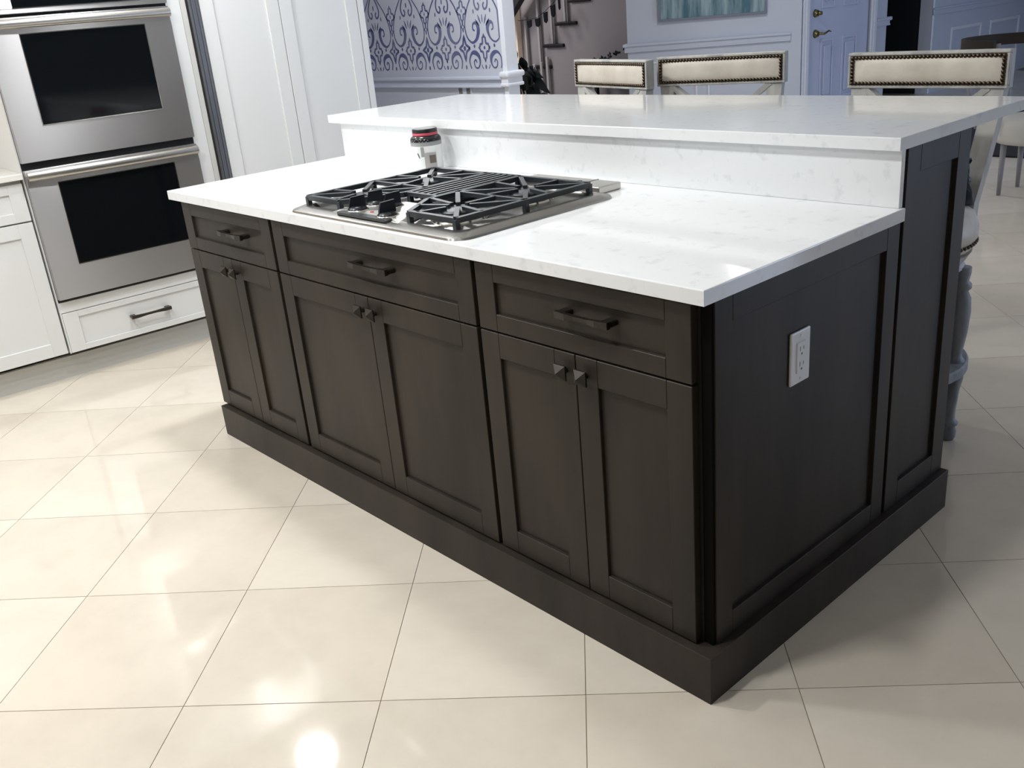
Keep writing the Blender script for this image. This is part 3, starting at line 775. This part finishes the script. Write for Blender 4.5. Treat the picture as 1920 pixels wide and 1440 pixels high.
# refrigerator with white door panels and steel trim
t = TL('refrigerator', 'tall built-in refrigerator with two white panelled doors and grey steel trim', 'refrigerator')
bm = NB(); bx(bm, 1.125, 2.030, .024, .62, .099, 2.35); obj('body', bm, m_kick, t)
bm = NB(); bx(bm, 1.123, 1.149, .004, .03, .10, 2.35, .001); obj('cover_strip', bm, m_kick, t)
bm = NB()
bx(bm, 1.156, 1.203, -.012, .03, .10, 2.35, .004, 2); bx(bm, 1.168, 1.176, -.016, -.010, .10, 2.35, .001); bx(bm, 1.190, 1.196, -.016, -.010, .10, 2.35, .001)
obj('steel_trim', bm, m_steelstrip, t)
shaker('fridge_door', t, 1.211, 1.602, .125, 2.33, -.002, .065, m_white)
shaker('fridge_door', t, 1.606, 2.033, .125, 2.33, -.002, .065, m_white)
bm = NB(); bx(bm, 2.038, 2.072, -.002, .64, 0, 2.35, .001); o = obj('end_panel', bm, m_white); o.matrix_world = ML
tag(o, 'tall white end panel closing the run beside the refrigerator', 'panel')

# small outlet under the wallpaper rail
t = thing('wall_outlet', 'small outlet plate under the chair rail on the wallpapered wall', 'outlet', (-4.755, 3.4, .838))
bm = NB(); bx(bm, -.085, .085, -.006, 0, -.057, .057, .003, 2); obj('cover_plate', bm, m_wallblue, t)
for xx in (-.045, .045):
    bm = NB(); bx(bm, xx-.022, xx+.022, -.009, -.005, -.022, .022, .003); rr = obj('receptacle', bm, m_slot, t)
    bm = NB(); bx(bm, xx-.010, xx-.006, -.0096, -.008, -.012, .012); bx(bm, xx+.006, xx+.010, -.0096, -.008, -.012, .012); obj('slots', bm, m_black, rr)

# ------------------------------------------------------------------ far room
# painting
t = thing('painting', 'wide abstract canvas of teal vertical strokes in a grey frame', 'painting', M=MP @ Matrix.Translation((0, 0, 0)))
bm = NB(); bx(bm, .345, 1.352, -.035, -.002, 1.13, 1.95); obj('canvas', bm, m_canvas, t)
bm = NB()
bx(bm, .325, 1.372, -.045, -.001, 1.112, 1.134, .002); bx(bm, .325, 1.372, -.045, -.001, 1.948, 1.97, .002)
bx(bm, .325, .347, -.045, -.001, 1.134, 1.948, .002); bx(bm, 1.350, 1.372, -.045, -.001, 1.134, 1.948, .002); obj('frame', bm, m_frame, t)
# staircase
t = thing('staircase', 'dim open staircase with dark treads in the hall behind the plant', 'staircase', (-7.3, 6.9, 0))
def ST(bm, name, m, smooth=False):
    for v in bm.verts: v.co = v.co - Vector((-7.3, 6.9, 0))
    return obj(name, bm, m, t, smooth)
for k in range(-4, 6):
    xk = -7.295 + .222*k; zk = .918 + .233*k
    bm = NB(); bx(bm, xk-.175, xk+.165, 6.86, 6.949, zk-.022, zk+.018, .012, 2); ST(bm, 'tread', m_tread)
    for dx in (-.05,):
        bm = NB(); bx(bm, xk+dx-.016, xk+dx+.016, 6.90, 6.93, zk+.018, zk+.80, .003); ST(bm, 'baluster', m_baluster)
bm = NB()
for k in range(-4, 6):
    xk = -7.295 + .222*k; zk = .918 + .233*k - .024
    if zk > .02: bx(bm, xk-.13, xk+.092 if k < 5 else -6.07, 6.89, 6.949, 0, zk)
ST(bm, 'stringer_wall', m_hall)
bm = NB()
for xx, z1_ in ((-7.62, .72), (-7.50, .74), (-7.40, .80)): bx(bm, xx-.018, xx+.018, 6.84, 6.87, .1, z1_, .003)
ST(bm, 'newel_spindles', m_baluster)
bm = NB(); tube(bm, [(-8.30, 6.78, .96), (-8.02, 6.78, 1.20), (-7.72, 6.78, 1.47), (-7.2, 6.78, 1.95)], 0, w=(.045, .055)); ST(bm, 'handrail', m_rail)
# bunting
t = thing('bunting', 'string of small dark pennants hanging along the stairs', 'bunting', (-7.31, 6.72, 1.2))
pp = [(-7.66, 1.175, .038, .042), (-7.52, 1.185, .040, .050), (-7.385, 1.232, .032, .062), (-7.262, 1.295, .036, .066), (-7.155, 1.360, .016, .062)]
for px, pz, w2, h2 in pp:
    bm = NB(); 
    P = [(px-w2, pz+h2*.8), (px+w2, pz+h2), (px+w2*.9, pz-h2*.6), (px+.1*w2, pz-h2), (px-w2*.8, pz-h2*.7)]
    vs = [bm.verts.new((x+7.45, y, z-1.2)) for y in (0, .012) for x, z in P]
    bm.faces.new(vs[:5]); bm.faces.new(vs[5:][::-1])
    for i in range(5): bm.faces.new((vs[i], vs[(i+1) % 5], vs[5+(i+1) % 5], vs[5+i]))
    obj('pennant', bm, m_flag, t)
bm = NB(); tube(bm, [(-.40, .006, .02), (-.21, .006, .02), (-.07, .006, .04), (.065, .006, .10), (.19, .006, .17), (.30, .006, .24), (.5, .006, .42)], .003, 5); obj('cord', bm, m_flag, t)
# plant
t = thing('potted_plant', 'dark broad-leaved plant standing beyond the wallpapered wall', 'plant', (-6.42, 5.6, 0))
bm = NB(); lathe(bm, [(0, 0), (.13, 0), (.17, .30), (.18, .32), (.165, .32), (.155, .28), (0, .28)], seg=20); obj('pot', bm, m_pot, t, True)
bm = NB()
for k in range(7):
    a = 2*PI*k/7; tube(bm, [(0, 0, .28), (.05*math.cos(a), .05*math.sin(a), .55), (.12*math.cos(a), .12*math.sin(a), .8)], [.012, .009, .004], 6)
obj('stem', bm, m_leaf, t)
lm = None
specs = [(-.14, -.02, .86, 95, 0, .22, .13), (.04, -.06, .78, 88, 0, .17, .10), (.10, -.06, .80, -8, 0, .12, .05),
         (-.06, -.08, .74, 120, 0, .20, .11), (.10, -.10, .74, 12, 0, .18, .08), (.20, -.12, .76, 0, 0, .22, .055), (.18, -.10, .70, -10, 0, .34, .085),
         (.06, -.10, .66, 30, 0, .22, .13), (-.10, -.06, .70, 60, 0, .24, .13), (.00, -.10, .60, 45, 0, .26, .14), (.12, -.08, .62, -20, 0, .26, .11),
         (-.16, 0, .58, 80, 0, .28, .14), (.02, -.04, .52, 20, 0, .24, .13), (.10, -.06, .56, -40, 0, .26, .12), (-.08, -.1, .50, 70, 0, .26, .14),
         (.16, .05, .48, -50, 0, .26, .10), (-.2, .05, .72, 110, 0, .26, .12), (-.02, .04, .66, 75, 0, .2, .12), (-.14, -.12, .44, 50, 0, .26, .14), (.04, .1, .46, 10, 0, .3, .12)]
for lx, ly, lz, az, el, L, Wd in specs:
    # az measured in the leaf's own vertical plane so that the blade shows broadside
    bm = NB(); n = 8; e = math.radians(el); Lf = []; Rt = []; Mi = []
    a = math.radians(az)
    D = Vector((math.cos(a)*.95, -.25, math.sin(a)*.95)).normalized() if True else None
    Sd = D.cross(Vector((0, 1, 0))).normalized()
    for i in range(n+1):
        u = i/n; w_ = Wd*1.45*math.sin(PI*min(1, u*.96+.04))**.8*(1-.25*u)
        c = Vector((lx, ly, lz)) + D*L*u + Vector((0, 0, -.22*L*u*u))
        Mi.append(bm.verts.new(c + Vector((0, .012, 0)))); Lf.append(bm.verts.new(c+Sd*w_*.5)); Rt.append(bm.verts.new(c-Sd*w_*.5))
    for i in range(n):
        bm.faces.new((Lf[i], Lf[i+1], Mi[i+1], Mi[i])); bm.faces.new((Mi[i], Mi[i+1], Rt[i+1], Rt[i]))
    o = obj('leaf', bm, m_leaf, t, True)
    md = o.modifiers.new('thick', 'SOLIDIFY'); md.thickness = .003
# console table with garland, behind the left stool
t = thing('console_table', 'dark console table against the grey hall wall', 'table', (-6.2, 6.68, 0))
bm = NB(); bx(bm, -.42, .42, -.16, .16, .70, .74, .003); obj('table_top', bm, m_table, t)
for a, b in ((-.39, -.13), (.39, -.13), (-.39, .13), (.39, .13)):
    bm = NB(); bx(bm, a-.02, a+.02, b-.02, b+.02, 0, .70, .003); obj('leg', bm, m_table, t)
bm = NB(); bx(bm, -.37, .37, -.13, .13, .34, .37); obj('shelf', bm, m_table, t)
t = thing('leaf_garland', 'dark leafy garland lying on the console table behind the left stool', 'garland', (-6.2, 6.66, .74))
for k in range(26):
    u = k/25; bm = NB()
    c = Vector((-.28+.42*u, random.uniform(-.05, .05), .015+.085*u**2+random.uniform(0, .02)))
    d = Vector((random.uniform(-1, 1), random.uniform(-.4, .4), random.uniform(-.3, 1))).normalized()*.045; s = d.cross(Vector((0, 1, 0))).normalized()*.014
    vs = [bm.verts.new(p) for p in (c, c+d*.5+s, c+d, c+d*.5-s)]; bm.faces.new(vs)
    vs2 = [bm.verts.new(v.co+Vector((0, .004, 0))) for v in vs]; bm.faces.new(vs2[::-1])
    for i in range(4): bm.faces.new((vs[i], vs[(i+1) % 4], vs2[(i+1) % 4], vs2[i]))
    obj('sprig', bm, m_leaf, t)
# rug
bm = NB(); prism(bm, [(-3.1, 6.36), (.6, 6.36), (.6, 9.2), (-3.1, 9.2)], .0005, .014, .003)
tag(obj('rug', bm, m_rug), 'dark navy woven rug on the tiles beyond the near stool', 'rug')
# curved-back dining chair at the right edge, beyond the near stool
t = thing('dining_chair', 'dining chair with curved dark wood top rail and pale seat at the right edge', 'chair', (-1.50, 5.20, 0))
def arc(r, a0, a1, z, n=22): return [(r*math.cos(math.radians(a0+(a1-a0)*k/n)), r*math.sin(math.radians(a0+(a1-a0)*k/n)), z) for k in range(n+1)]
bm = NB(); tube(bm, arc(.325, 78, 266, .925), 0, w=(.013, .034)); autosmooth(obj('top_rail', bm, m_table, t))
for a in (92, 135, 180, 225, 258):
    x, y = .315*math.cos(math.radians(a)), .315*math.sin(math.radians(a)); bm = NB()
    tube(bm, [(x*.99, y*.99, .90), (x*.93, y*.93, .68), (x*.80+.03, y*.80, .42)], [.016, .014, .014], 8); obj('back_spindle', bm, m_greyleg, t, True)
bm = NB(); lathe(bm, [(0, .33), (.235, .33), (.25, .36), (.25, .44), (.235, .475), (.17, .49), (0, .495)], (.16, 0, 0), 36); obj('seat', bm, m_linen, t, True)
for a in (45, 135, 225, 315):
    x, y = .16+.20*math.cos(math.radians(a)), .20*math.sin(math.radians(a)); bm = NB(); tube(bm, [(x, y, .34), (x*1.02, y*1.05, 0)], [.020, .013], 10); obj('leg', bm, m_greyleg, t, True)

# children built about the cooktop keep identity inverses; nothing else to fix
bpy.context.view_layer.update()
